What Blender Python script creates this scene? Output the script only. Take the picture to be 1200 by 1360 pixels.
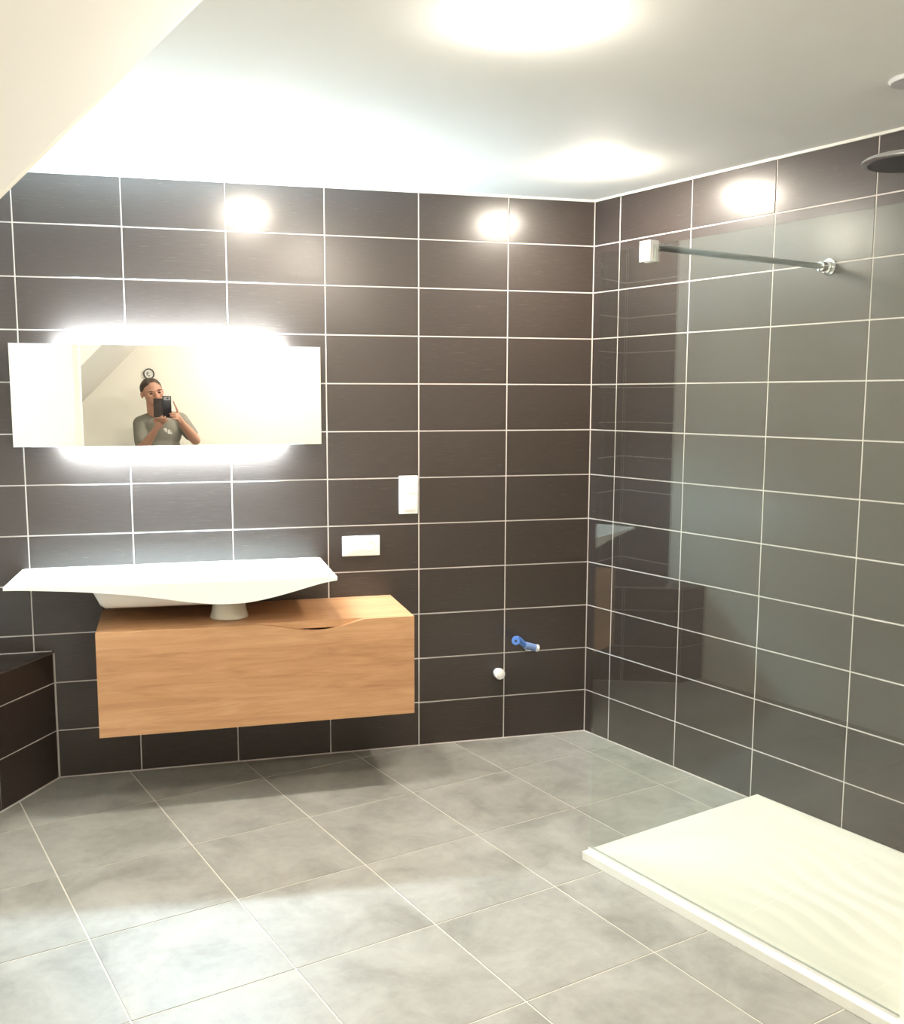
import bpy, bmesh, math, random
from mathutils import Vector, Matrix

random.seed(7)
PI = math.pi
scene = bpy.context.scene
for o in list(bpy.data.objects):
    bpy.data.objects.remove(o)
COL = scene.collection

# ------------------------------------------------------------------ camera
F_PX, CX, CY = 1329.447, 573.233, 698.005          # in 1200 x 1360 pixels
YAW, PITCH, ROLL = 0.25632, -0.12785, 0.00079
CAM = Vector((-1.83014, -4.18054, 1.54258))
fw = Vector((math.sin(YAW)*math.cos(PITCH), math.cos(YAW)*math.cos(PITCH), math.sin(PITCH)))
rt = Vector((math.cos(YAW), -math.sin(YAW), 0))
up = rt.cross(fw)
rt2 = rt*math.cos(ROLL) + up*math.sin(ROLL)
up2 = -rt*math.sin(ROLL) + up*math.cos(ROLL)
cd = bpy.data.cameras.new('camera')
cd.sensor_fit = 'HORIZONTAL'
cd.sensor_width = 36
cd.lens = F_PX*36/1200
cd.shift_x = (600-CX)/1200
cd.shift_y = (CY-680)/1200
cd.clip_start = 0.02
cam = bpy.data.objects.new('camera', cd)
COL.objects.link(cam)
cam.matrix_world = Matrix(((rt2.x, up2.x, -fw.x, CAM.x), (rt2.y, up2.y, -fw.y, CAM.y), (rt2.z, up2.z, -fw.z, CAM.z), (0, 0, 0, 1)))
scene.camera = cam

# ------------------------------------------------------------------ world, exposure, lamp strengths
w = bpy.data.worlds.new('world')
scene.world = w
w.use_nodes = True
w.node_tree.nodes['Background'].inputs[0].default_value = (0.02, 0.02, 0.025, 1)   # night outside, room is closed
w.node_tree.nodes['Background'].inputs[1].default_value = 1.0
vs = scene.view_settings
vs.view_transform = 'Standard'
vs.look = 'None'
vs.exposure = 0.85
vs.gamma = 1.0
vs.use_curve_mapping = False
LAMP_STRENGTH = 210.0
LAMP_COLOR = (1.0, 0.90, 0.76)
LED_STRENGTH = 460.0
LED_COLOR = (0.68, 0.88, 1.0)

# ------------------------------------------------------------------ room measures
H = 2.3928                      # ceiling
TW, TH = 0.39626, 0.2           # wall tile module
Z1 = 2.19749                    # first joint below the ceiling
PHI = -1.24549                  # the right wall leaves the corner at this angle
S1 = 0.1584                     # first vertical joint on the right wall
GR = 0.005                      # joint width
DW = Vector((math.cos(PHI), math.sin(PHI), 0))
NW = Vector((math.sin(PHI), -math.cos(PHI), 0))      # into the room
YB = -4.95                      # wall behind the photographer
XL = -3.2                       # knee wall on the near side
YC = -2.1                       # where the roof slope stops
DL = 2.86                       # far left wall, measured from the right wall


def W(s, d, z=0.0):
    return DW*s + NW*d + Vector((0, 0, z))


# ------------------------------------------------------------------ helpers
def link(name, me, mat=None, parent=None, smooth=False):
    o = bpy.data.objects.new(name, me)
    COL.objects.link(o)
    if mat is not None and len(me.materials) == 0:
        me.materials.append(mat)
    if parent is not None:
        o.parent = parent
    if smooth:
        for p in me.polygons:
            p.use_smooth = True
    return o


def mesh(bm, name='mesh'):
    bmesh.ops.recalc_face_normals(bm, faces=bm.faces)
    me = bpy.data.meshes.new(name)
    bm.to_mesh(me)
    bm.free()
    return me


def obj(name, bm, mat, parent=None, smooth=False, angle=None):
    me = mesh(bm, name)
    o = link(name, me, mat, parent, smooth)
    if angle is not None:
        for p in me.polygons:
            p.use_smooth = True
        me.set_sharp_from_angle(angle=math.radians(angle))
    return o


def tag(o, label, cat, group=None):
    o['label'] = label
    o['category'] = cat
    if group:
        o['group'] = group
    return o


def thing(name, label, cat, loc=(0, 0, 0), group=None, rotz=0.0):
    o = bpy.data.objects.new(name, None)
    o.empty_display_size = 0.05
    COL.objects.link(o)
    o.location = loc
    o.rotation_euler = (0, 0, rotz)
    return tag(o, label, cat, group)


def struct(o):
    o['kind'] = 'structure'
    return o


def box(bm, x0, x1, y0, y1, z0, z1, M=None):
    vs_ = [bm.verts.new(v) for v in ((x0, y0, z0), (x1, y0, z0), (x1, y1, z0), (x0, y1, z0),
                                     (x0, y0, z1), (x1, y0, z1), (x1, y1, z1), (x0, y1, z1))]
    for f in ((0, 3, 2, 1), (4, 5, 6, 7), (0, 1, 5, 4), (1, 2, 6, 5), (2, 3, 7, 6), (3, 0, 4, 7)):
        bm.faces.new([vs_[i] for i in f])
    if M is not None:
        bmesh.ops.transform(bm, matrix=M, verts=vs_)
    return vs_


def bevel(bm, w_, seg=2):
    bmesh.ops.bevel(bm, geom=list(bm.edges), offset=w_, segments=seg, profile=0.5, affect='EDGES')


def prism(bm, poly, z0, z1):
    a = [bm.verts.new((p[0], p[1], z0)) for p in poly]
    b = [bm.verts.new((p[0], p[1], z1)) for p in poly]
    n = len(poly)
    bm.faces.new(a[::-1])
    bm.faces.new(b)
    for i in range(n):
        bm.faces.new((a[i], a[(i+1) % n], b[(i+1) % n], b[i]))


def slab(bm, pts, off):
    """polygon in space thickened by the vector off"""
    a = [bm.verts.new(p) for p in pts]
    b = [bm.verts.new(Vector(p)+Vector(off)) for p in pts]
    n = len(a)
    bm.faces.new(a)
    bm.faces.new(b[::-1])
    for i in range(n):
        bm.faces.new((a[i], b[i], b[(i+1) % n], a[(i+1) % n]))


def lathe(bm, prof, seg=32, M=None):
    """prof: (radius, z) pairs turned round the z axis; radius 0 closes"""
    rings = []
    new = []
    for r, z in prof:
        if r <= 1e-6:
            v = bm.verts.new((0, 0, z))
            rings.append([v])
            new.append(v)
        else:
            ring = [bm.verts.new((r*math.cos(2*PI*i/seg), r*math.sin(2*PI*i/seg), z)) for i in range(seg)]
            rings.append(ring)
            new += ring
    for a, b in zip(rings, rings[1:]):
        for i in range(seg):
            j = (i+1) % seg
            if len(a) == 1 and len(b) == 1:
                continue
            if len(a) == 1:
                bm.faces.new((a[0], b[i], b[j]))
            elif len(b) == 1:
                bm.faces.new((a[i], a[j], b[0]))
            else:
                bm.faces.new((a[i], a[j], b[j], b[i]))
    if M is not None:
        bmesh.ops.transform(bm, matrix=M, verts=new)
    return new


def align(p, q):
    """matrix that puts the z axis along p -> q with its origin in p"""
    d = (Vector(q)-Vector(p)).normalized()
    return Matrix.Translation(Vector(p)) @ d.to_track_quat('Z', 'Y').to_matrix().to_4x4()


def capsule(bm, p, rp, q, rq, seg=14):
    L = (Vector(q)-Vector(p)).length
    prof = [(0, -rp)]
    for k in range(1, 5):
        a = -PI/2 + k*PI/8
        prof.append((rp*math.cos(a), rp*math.sin(a)))
    for k in range(0, 4):
        a = k*PI/8
        prof.append((rq*math.cos(a), L+rq*math.sin(a)))
    prof.append((0, L+rq))
    lathe(bm, prof, seg, align(p, q))


def ball(bm, c, r, rot=(0, 0, 0), u=20, v=14):
    M = Matrix.Translation(Vector(c)) @ Matrix.Rotation(rot[2], 4, 'Z') @ Matrix.Rotation(rot[1], 4, 'Y') @ Matrix.Rotation(rot[0], 4, 'X') @ Matrix.Diagonal((r[0], r[1], r[2], 1))
    bmesh.ops.create_uvsphere(bm, u_segments=u, v_segments=v, radius=1, matrix=M)


def tube(bm, pts, rads, seg=14):
    pts = [Vector(p) for p in pts]
    if not hasattr(rads, '__len__'):
        rads = [rads]*len(pts)
    rings = []
    ref = Vector((0, 0, 1))
    for i, p in enumerate(pts):
        t = (pts[min(i+1, len(pts)-1)]-pts[max(i-1, 0)]).normalized()
        r_ = ref if abs(t.dot(ref)) < 0.95 else Vector((1, 0, 0))
        a = t.cross(r_).normalized()
        b = t.cross(a)
        rings.append([bm.verts.new(p+(a*math.cos(2*PI*k/seg)+b*math.sin(2*PI*k/seg))*rads[i]) for k in range(seg)])
    for r0, r1 in zip(rings, rings[1:]):
        for k in range(seg):
            bm.faces.new((r0[k], r0[(k+1) % seg], r1[(k+1) % seg], r1[k]))
    bm.faces.new(rings[0][::-1])
    bm.faces.new(rings[-1])


# ------------------------------------------------------------------ materials
def mat(name, color, rough=0.5, metal=0.0, spec=0.5, **kw):
    m = bpy.data.materials.new(name)
    m.use_nodes = True
    b = m.node_tree.nodes['Principled BSDF']
    b.inputs['Base Color'].default_value = (*color, 1)
    b.inputs['Roughness'].default_value = rough
    b.inputs['Metallic'].default_value = metal
    b.inputs['Specular IOR Level'].default_value = spec
    for k, v in kw.items():
        b.inputs[k].default_value = v
    return m


def nodes(m):
    return m.node_tree.nodes, m.node_tree.links, m.node_tree.nodes['Principled BSDF']


def objcoord(N, L, scale, random_shift=True):
    tc = N.new('ShaderNodeTexCoord')
    mp = N.new('ShaderNodeMapping')
    mp.inputs['Scale'].default_value = scale
    if random_shift:
        oi = N.new('ShaderNodeObjectInfo')
        mul = N.new('ShaderNodeVectorMath')
        mul.operation = 'SCALE'
        cmb = N.new('ShaderNodeCombineXYZ')
        for i in range(3):
            L.new(oi.outputs['Random'], cmb.inputs[i])
        L.new(cmb.outputs[0], mul.inputs[0])
        mul.inputs['Scale'].default_value = 37.0
        L.new(mul.outputs[0], mp.inputs['Location'])
    L.new(tc.outputs['Object'], mp.inputs['Vector'])
    return mp.outputs[0]


def noise(N, L, vec, scale, detail=4, rough=0.55, dist=0.0):
    n = N.new('ShaderNodeTexNoise')
    n.inputs['Scale'].default_value = scale
    n.inputs['Detail'].default_value = detail
    n.inputs['Roughness'].default_value = rough
    n.inputs['Distortion'].default_value = dist
    L.new(vec, n.inputs['Vector'])
    return n.outputs['Fac']


def ramp(N, L, fac, stops):
    r = N.new('ShaderNodeValToRGB')
    e = r.color_ramp.elements
    while len(e) < len(stops):
        e.new(0.5)
    for i, (p, c) in enumerate(stops):
        e[i].position = p
        e[i].color = (*c, 1)
    L.new(fac, r.inputs['Fac'])
    return r.outputs['Color']


def maprange(N, L, v, a, b, c, d):
    n = N.new('ShaderNodeMapRange')
    for i, x in enumerate((a, b, c, d)):
        n.inputs[i+1].default_value = x
    L.new(v, n.inputs[0])
    return n.outputs[0]


def bump(N, L, bs, h, strength, dist):
    b = N.new('ShaderNodeBump')
    b.inputs['Strength'].default_value = strength
    b.inputs['Distance'].default_value = dist
    L.new(h, b.inputs['Height'])
    L.new(b.outputs[0], bs.inputs['Normal'])


# dark brown wall tile with a fine horizontal brushed grain
M_TILE = mat('dark_tile', (0.03, 0.022, 0.018), 0.55, spec=0.36, **{'Coat Weight': 0.8, 'Coat Roughness': 0.24, 'Coat IOR': 1.45})
N, L, B = nodes(M_TILE)
v = objcoord(N, L, (3, 3, 70))
streak = noise(N, L, v, 6.0, 5, 0.6)
L.new(ramp(N, L, streak, [(0.3, (0.020, 0.0125, 0.0095)), (0.7, (0.035, 0.0235, 0.0185))]), B.inputs['Base Color'])
L.new(maprange(N, L, streak, 0.3, 0.7, 0.5, 0.62), B.inputs['Roughness'])
L.new(maprange(N, L, streak, 0.3, 0.7, 0.20, 0.28), B.inputs['Coat Roughness'])
bump(N, L, B, streak, 0.05, 0.002)

M_GROUT = mat('pale_grout', (0.56, 0.52, 0.50), 0.85, spec=0.2)
M_FGROUT = mat('floor_grout', (0.62, 0.59, 0.53), 0.85, spec=0.2)

# grey concrete-look floor tile
M_FLOOR = mat('concrete_tile', (0.3, 0.3, 0.28), 0.45)
N, L, B = nodes(M_FLOOR)
v = objcoord(N, L, (1, 1, 1))
n1 = noise(N, L, v, 4.5, 6, 0.62, 0.6)
n2 = noise(N, L, v, 26.0, 5, 0.6)
mx = N.new('ShaderNodeMath')
mx.operation = 'MULTIPLY_ADD'
L.new(n2, mx.inputs[0])
mx.inputs[1].default_value = 0.3
L.new(n1, mx.inputs[2])
L.new(ramp(N, L, mx.outputs[0], [(0.42, (0.205, 0.200, 0.180)), (0.64, (0.285, 0.280, 0.255)), (0.86, (0.35, 0.345, 0.318))]), B.inputs['Base Color'])
L.new(maprange(N, L, n1, 0.3, 0.7, 0.38, 0.5), B.inputs['Roughness'])
bump(N, L, B, n2, 0.05, 0.002)

def paint(name, col):
    m = mat(name, col, 0.75, spec=0.3)
    N, L, B = nodes(m)
    v = objcoord(N, L, (1, 1, 1), False)
    bump(N, L, B, noise(N, L, v, 40.0, 3), 0.01, 0.0005)
    return m


M_CEIL = paint('ceiling_paint', (0.80, 0.795, 0.765))
M_CREAM = paint('cream_paint', (0.88, 0.865, 0.79))
M_TRIM = mat('ceiling_bead', (0.66, 0.64, 0.59), 0.6)

# oak: glued boards with long grain
M_OAK = mat('oak', (0.6, 0.33, 0.14), 0.42)
N, L, B = nodes(M_OAK)
tc = N.new('ShaderNodeTexCoord')
mp = N.new('ShaderNodeMapping')
mp.inputs['Scale'].default_value = (1.3, 9, 14)
L.new(tc.outputs['Object'], mp.inputs['Vector'])
g1 = noise(N, L, mp.outputs[0], 2.2, 6, 0.62, 1.6)
mp2 = N.new('ShaderNodeMapping')
mp2.inputs['Scale'].default_value = (3, 60, 110)
L.new(tc.outputs['Object'], mp2.inputs['Vector'])
g2 = noise(N, L, mp2.outputs[0], 3.0, 4, 0.7)
sx = N.new('ShaderNodeSeparateXYZ')
L.new(tc.outputs['Object'], sx.inputs[0])
yz = N.new('ShaderNodeMath')
yz.operation = 'ADD'
L.new(sx.outputs['Y'], yz.inputs[0])
L.new(sx.outputs['Z'], yz.inputs[1])
fl = N.new('ShaderNodeMath')
fl.operation = 'SNAP'
L.new(yz.outputs[0], fl.inputs[0])
fl.inputs[1].default_value = 0.068
wn = N.new('ShaderNodeTexWhiteNoise')
wn.noise_dimensions = '1D'
L.new(fl.outputs[0], wn.inputs['W'])
a1 = N.new('ShaderNodeMath')
a1.operation = 'MULTIPLY_ADD'
L.new(wn.outputs['Value'], a1.inputs[0])
a1.inputs[1].default_value = 0.22
L.new(g1, a1.inputs[2])
a2 = N.new('ShaderNodeMath')
a2.operation = 'MULTIPLY_ADD'
L.new(g2, a2.inputs[0])
a2.inputs[1].default_value = 0.3
L.new(a1.outputs[0], a2.inputs[2])
L.new(ramp(N, L, a2.outputs[0], [(0.4, (0.34, 0.165, 0.075)), (0.72, (0.46, 0.245, 0.118)), (1.0, (0.54, 0.31, 0.16))]), B.inputs['Base Color'])
bump(N, L, B, g2, 0.06, 0.002)

M_CERAMIC = mat('white_ceramic', (0.86, 0.86, 0.83), 0.12)
M_FOOT = mat('drain_foot_plastic', (0.62, 0.58, 0.48), 0.4)
M_TRAY = mat('tray_resin', (0.78, 0.78, 0.72), 0.55)
M_CHROME = mat('chrome', (0.82, 0.82, 0.84), 0.09, 1.0)
M_SATIN = mat('satin_chrome', (0.92, 0.92, 0.92), 0.38, 0.7)
M_HEAD = mat('shower_chrome', (0.72, 0.72, 0.74), 0.22, 0.95)
M_STEEL = mat('brushed_steel', (0.42, 0.42, 0.42), 0.3, 1.0)
M_PLASTIC = mat('white_plastic', (0.84, 0.84, 0.82), 0.35)
M_WELL = mat('socket_well', (0.66, 0.66, 0.64), 0.4)
M_DARK = mat('dark_metal', (0.04, 0.04, 0.045), 0.35)
M_BLUE = mat('blue_plastic', (0.10, 0.24, 0.66), 0.4)
M_PALEBLUE = mat('blue_grey_plastic', (0.20, 0.30, 0.55), 0.45)
M_MIRROR = mat('mirror_silver', (0.93, 0.94, 0.93), 0.0, 1.0)
M_ALU = mat('mirror_back_metal', (0.6, 0.6, 0.6), 0.4, 0.8)
M_SKIN = mat('skin', (0.50, 0.27, 0.19), 0.5)
M_HAIR = mat('hair', (0.055, 0.036, 0.026), 0.6)
M_EYE = mat('eye', (0.05, 0.035, 0.03), 0.2)
M_LIP = mat('lips', (0.42, 0.17, 0.14), 0.5)
M_PHONE = mat('phone_shell', (0.012, 0.010, 0.014), 0.3)
M_COVER = mat('phone_cover', (0.040, 0.028, 0.024), 0.6)
M_JEANS = mat('jeans', (0.06, 0.075, 0.12), 0.85)
M_SHOE = mat('shoe', (0.05, 0.045, 0.04), 0.6)
M_BADGE = mat('badge_face', (0.74, 0.74, 0.70), 0.4)
M_BADGE_RIM = mat('badge_rim', (0.02, 0.02, 0.022), 0.35)

# grey t-shirt with a pale print on the chest
M_SHIRT = mat('shirt', (0.24, 0.235, 0.20), 0.9, spec=0.15)


def emission(name, col, strength):
    m = bpy.data.materials.new(name)
    m.use_nodes = True
    b = m.node_tree.nodes['Principled BSDF']
    b.inputs['Base Color'].default_value = (0.8, 0.8, 0.8, 1)
    b.inputs['Emission Color'].default_value = (*col, 1)
    b.inputs['Emission Strength'].default_value = strength
    return m


M_LAMP = emission('lamp_diffuser', LAMP_COLOR, LAMP_STRENGTH)
M_LED = emission('led_diffuser', LED_COLOR, LED_STRENGTH)

# clear glass: what is not mirrored passes straight through, slightly green
M_GLASS = bpy.data.materials.new('clear_glass')
M_GLASS.use_nodes = True
N, L = M_GLASS.node_tree.nodes, M_GLASS.node_tree.links
N.clear()
out = N.new('ShaderNodeOutputMaterial')
mixs = N.new('ShaderNodeMixShader')
tr = N.new('ShaderNodeBsdfTransparent')
tr.inputs['Color'].default_value = (0.965, 0.985, 0.968, 1)
gl = N.new('ShaderNodeBsdfGlossy')
gl.inputs['Roughness'].default_value = 0.0
gl.inputs['Color'].default_value = (0.95, 1.0, 0.95, 1)
fr = N.new('ShaderNodeFresnel')
ge = N.new('ShaderNodeNewGeometry')
io = maprange(N, L, ge.outputs['Backfacing'], 0, 1, 1.52, 1/1.52)
L.new(io, fr.inputs['IOR'])
L.new(fr.outputs[0], mixs.inputs[0])
L.new(tr.outputs[0], mixs.inputs[1])
L.new(gl.outputs[0], mixs.inputs[2])
L.new(mixs.outputs[0], out.inputs['Surface'])

# ------------------------------------------------------------------ room shell
REC = 0.0018        # joints lie this far behind the tile faces


def wall_panel(name, a, b, inward, z0, z1, m, rec=0.0, thick=0.12):
    """vertical wall from plan point a to b; inward = unit vector into the room"""
    a, b, n = Vector(a).to_3d(), Vector(b).to_3d(), Vector(inward).to_3d()
    a = a-n*rec
    b = b-n*rec
    bm = bmesh.new()
    slab(bm, [a+Vector((0, 0, z0)), b+Vector((0, 0, z0)), b+Vector((0, 0, z1)), a+Vector((0, 0, z1))], -n*thick)
    return struct(obj(name, bm, m))


P_O = Vector((0, 0))
P_BL = W(-DL*NW.y/DW.y, DL)                       # far left corner (y = 0)
S_TILED = S1+TW*7
P_RT = W(S_TILED, 0)
S_END = YB/DW.y
P_RB = W(S_END, 0)
P_STEP = Vector(((YC-DL*NW.y-0)/1.0, 0))          # placeholder, set below
s_step = (YC-DL*NW.y)/DW.y
P_STEP = W(s_step, DL)
S_LT = -DL*NW.y/DW.y+TW                           # the dark tiles of the left wall end here

wall_back = wall_panel('wall_back', (P_BL.x-0.12, 0), (0.12, 0), (0, -1), 0, H, M_GROUT, REC)
wall_right = wall_panel('wall_right', W(0, 0), P_RT, NW, 0, H, M_GROUT, REC)
wall_panel('wall_right_near', P_RT, P_RB+DW*0.12, NW, 0, H, M_CREAM)
wall_left = wall_panel('wall_left', P_BL-DW*0.0, W(S_LT, DL), -NW, 0, H, M_GROUT, REC)
wall_panel('wall_left_painted', W(S_LT, DL), P_STEP, -NW, 0, H, M_CREAM)
SLX0, SLZ0, SLK = -1.739, 2.299, 1.018            # the roof slope: z = SLZ0 + SLK (x - SLX0)


def slope_z(x):
    return SLZ0+SLK*(x-SLX0)


X_TOP = SLX0+(H-SLZ0)/SLK
bm = bmesh.new()                                   # cheek above the end of the slope
slab(bm, [(X_TOP, YC, H), (P_STEP.x, YC, H), (P_STEP.x, YC, slope_z(P_STEP.x))], (0, -0.03, 0))
struct(obj('wall_cheek', bm, M_CREAM))
wall_panel('wall_step', (XL, YC), (P_STEP.x-0.001, YC), (0, -1), 0, H, M_CREAM, thick=0.1)
wall_panel('wall_knee', (XL, YB), (XL, YC), (1, 0), 0, slope_z(XL)+0.05, M_CREAM)
wall_panel('wall_rear', (XL-0.12, YB), (P_RB.x+0.12, YB), (0, 1), 0, H, M_CREAM)
bm = bmesh.new()
sn = Vector((-SLK, 0, 1)).normalized()*0.12
slab(bm, [(X_TOP, YC-0.031, H), (X_TOP, YB, H), (XL-0.05, YB, slope_z(XL-0.05)), (XL-0.05, YC-0.031, slope_z(XL-0.05))], sn)
struct(obj('ceiling_slope', bm, M_CEIL))
bm = bmesh.new()
prism(bm, [(0.1, 0.12), (P_RB.x+0.1, YB-0.1), (X_TOP, YB-0.1), (X_TOP, YC-0.02), (P_STEP.x-0.1, YC-0.02), (P_BL.x-0.15, 0.12)], H, H+0.12)
struct(obj('ceiling', bm, M_CEIL))

# bead between ceiling and tiles
bm = bmesh.new()
box(bm, P_BL.x, 0.0, -0.007, 0.004, H-0.009, H)
struct(obj('trim_1', bm, M_TRIM))
bm = bmesh.new()
box(bm, 0, S_TILED, -0.007, 0.004, H-0.009, H)
o = struct(obj('trim_2', bm, M_TRIM))
o.rotation_euler = (0, 0, PHI)
# pale joint between the floor and the tiled walls
bm = bmesh.new()
box(bm, -2.298, -0.001, -0.0045, 0.001, -0.001, 0.0035)
struct(obj('trim_3', bm, M_GROUT))
bm = bmesh.new()
box(bm, 0.002, 0.983, -0.0045, 0.001, -0.001, 0.0035)
o = struct(obj('trim_4', bm, M_GROUT))
o.rotation_euler = (0, 0, PHI)

# ------------------------------------------------------------------ wall tiles
TILE_CACHE = {}


def tile_mesh(wd, ht, th=0.008, ch=0.0009):
    key = (round(wd, 4), round(ht, 4))
    if key in TILE_CACHE:
        return TILE_CACHE[key]
    bm = bmesh.new()
    x, z = wd/2, ht/2
    rings = [[(-x, th, -z), (x, th, -z), (x, th, z), (-x, th, z)],
             [(-x, ch, -z), (x, ch, -z), (x, ch, z), (-x, ch, z)],
             [(-x+ch, 0, -z+ch), (x-ch, 0, -z+ch), (x-ch, 0, z-ch), (-x+ch, 0, z-ch)]]
    R_ = [[bm.verts.new(c) for c in r] for r in rings]
    for a, b in zip(R_, R_[1:]):
        for i in range(4):
            bm.faces.new((a[i], a[(i+1) % 4], b[(i+1) % 4], b[i]))
    bm.faces.new(R_[2])
    bm.faces.new(R_[0][::-1])
    me = mesh(bm, 'tile')
    me.materials.append(M_TILE)
    TILE_CACHE[key] = me
    return me


def rows():
    out_ = [(Z1, H)]
    for r in range(1, 11):
        out_.append((Z1-r*TH, Z1-(r-1)*TH))
    out_.append((0.0, Z1-10*TH))
    return out_


def tile_wall(parent, origin, rot, joints, rws=None):
    """joints: sorted positions along local x"""
    Mr = Matrix.Rotation(rot, 3, 'Z')
    for z0, z1 in (rws or rows()):
        g0 = GR/2 if z0 > 0.001 else 0.001
        for a, b in zip(joints, joints[1:]):
            wd = b-a-GR
            ht = z1-z0-GR/2-g0
            if wd < 0.01:
                continue
            o = link('tile', tile_mesh(wd, ht), M_TILE, parent)
            o.location = Vector(origin) + Mr @ Vector(((a+b)/2, random.uniform(-0.0004, 0.0002), (z0+g0+z1-GR/2)/2))
            o.rotation_euler = (random.uniform(-0.0015, 0.0015), 0, rot+random.uniform(-0.0012, 0.0012))


tile_wall(wall_back, (0, 0, 0), 0.0, [P_BL.x]+[-TW*c for c in range(7, -1, -1)])
tile_wall(wall_right, (0, 0, 0), PHI, [0.0]+[S1+TW*k for k in range(0, 8)])
tile_wall(wall_left, (P_BL.x, P_BL.y, 0), PHI+PI, [-TW, 0])

# ------------------------------------------------------------------ floor
bm = bmesh.new()
prism(bm, [(0.1, 0.1), (P_RB.x+0.1, YB-0.1), (XL-0.1, YB-0.1), (XL-0.1, YC), (P_BL.x-0.3, YC), (P_BL.x-0.3, 0.1)], -0.15, -REC)
floor = struct(obj('floor', bm, M_FGROUT))
FX, FY, FA, FS = -2.35121, -0.47391, 0.29227, 0.4451


def clip(poly, px_, py_, c):
    """keep the side where px x + py y <= c"""
    out_ = []
    for i in range(len(poly)):
        p, q = poly[i], poly[(i+1) % len(poly)]
        a, b = px_*p[0]+py_*p[1]-c, px_*q[0]+py_*q[1]-c
        if a <= 0:
            out_.append(p)
        if (a < 0 < b) or (b < 0 < a):
            t = a/(a-b)
            out_.append((p[0]+(q[0]-p[0])*t, p[1]+(q[1]-p[1])*t))
    return out_


def area(poly):
    return abs(sum(poly[i][0]*poly[(i+1) % len(poly)][1]-poly[(i+1) % len(poly)][0]*poly[i][1] for i in range(len(poly))))/2 if len(poly) > 2 else 0


ca, sa = math.cos(FA), math.sin(FA)
full_floor = None
fg = 0.0026
for i in range(-4, 12):
    for j in range(-6, 12):
        c = (FX+ca*(i+.5)*FS+sa*(j+.5)*FS, FY+sa*(i+.5)*FS-ca*(j+.5)*FS)
        h = FS/2-fg
        sq = [(c[0]+ca*u*h-sa*v_*h, c[1]+sa*u*h+ca*v_*h) for u, v_ in ((-1, -1), (1, -1), (1, 1), (-1, 1))]
        pcs = []
        base = clip(clip(clip(sq, 0, 1, -0.002), -NW.x, -NW.y, -0.002), 0, -1, -YB-0.002)
        near = clip(clip(base, 0, 1, YC-0.002), -1, 0, -XL-0.002) if base else []
        far = clip(clip(base, 0, -1, -YC+0.0), NW.x, NW.y, DL-0.002) if base else []
        whole = area(base) > area(sq)-1e-7 and (area(near) > area(sq)-1e-7 or area(far) > area(sq)-1e-7 or abs(area(near)+area(far)-area(sq)) < 1.5e-3)
        if whole:
            pcs = [sq]
        else:
            pcs = [q for q in (near, far) if area(q) > 4e-4]
        for poly in pcs:
            zj = random.uniform(-0.0004, 0.0)
            if poly is sq:
                if full_floor is None:
                    bm = bmesh.new()
                    prism(bm, [(-h, -h), (h, -h), (h, h), (-h, h)], -0.009, 0)
                    full_floor = mesh(bm, 'floor_tile')
                    full_floor.materials.append(M_FLOOR)
                o = link('floor_tile', full_floor, M_FLOOR, floor)
            else:
                bm = bmesh.new()
                loc = [(ca*(p[0]-c[0])+sa*(p[1]-c[1]), -sa*(p[0]-c[0])+ca*(p[1]-c[1])) for p in poly]
                prism(bm, loc, -0.009, 0)
                o = obj('floor_tile', bm, M_FLOOR, floor)
            o.location = (c[0], c[1], zj)
            o.rotation_euler = (0, 0, FA)

# ------------------------------------------------------------------ tiled corner ledge on the left
BX, BH = -2.304, 0.528
BD = Vector((-0.495, -0.869, 0)).normalized()
bt = 0.66
BE = Vector((BX, 0, 0))+BD*bt
BR_ = BE+NW*(DL-BE.dot(NW)-0.002)
ledge = thing('tiled_ledge', 'low dark-tiled corner ledge with pale joints beside the oak vanity', 'ledge', (BX, 0, 0))
binn = Vector((-BD.y, BD.x, 0))
if binn.x < 0:
    binn = -binn                                    # outward normal of the face


def lp(x, y):
    return (x-BX, y)


bm = bmesh.new()
e = 0.003
pA, pB, pC = Vector((BX, -0.001, 0))-binn*e, BE-binn*e, W(-DL*NW.y/DW.y+0.004, DL-0.002)
pR = BR_-DW*0.0045
pB = BE-DW*0.0045-BD*0.001-binn*e
prism(bm, [lp(pA.x, -0.002), lp(pB.x, pB.y), lp(pR.x, pR.y), lp(pC.x, -0.002)], 0.0005, BH-0.009)
obj('core', bm, M_GROUT, ledge)
# face tiles
ang = math.atan2(-BD.y, -BD.x)
Mr = Matrix.Rotation(ang, 3, 'Z')
cuts = [0.004, 0.352, bt-0.004]
for z0, z1 in ((0.0, Z1-10*TH), (Z1-10*TH, Z1-9*TH), (Z1-9*TH, BH-0.009)):
    for a, b in zip(cuts, cuts[1:]):
        wd, ht = b-a-GR, z1-z0-GR
        o = link('tile', tile_mesh(wd, ht, 0.004), M_TILE, ledge)
        q = BD*((a+b)/2)
        o.location = (q.x, q.y, (z0+z1)/2+0.001)
        o.rotation_euler = (0, 0, ang)
# short return towards the painted wall
rl = (BR_-BE).length
for z0, z1 in ((0.0, Z1-10*TH), (Z1-10*TH, Z1-9*TH), (Z1-9*TH, BH-0.009)):
    o = link('tile', tile_mesh(rl-GR, z1-z0-GR, 0.004), M_TILE, ledge)
    q = BE+NW*(rl/2)-Vector((BX, 0, 0))
    o.location = (q.x, q.y, (z0+z1)/2+0.001)
    o.rotation_euler = (0, 0, PHI+PI/2)
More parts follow.
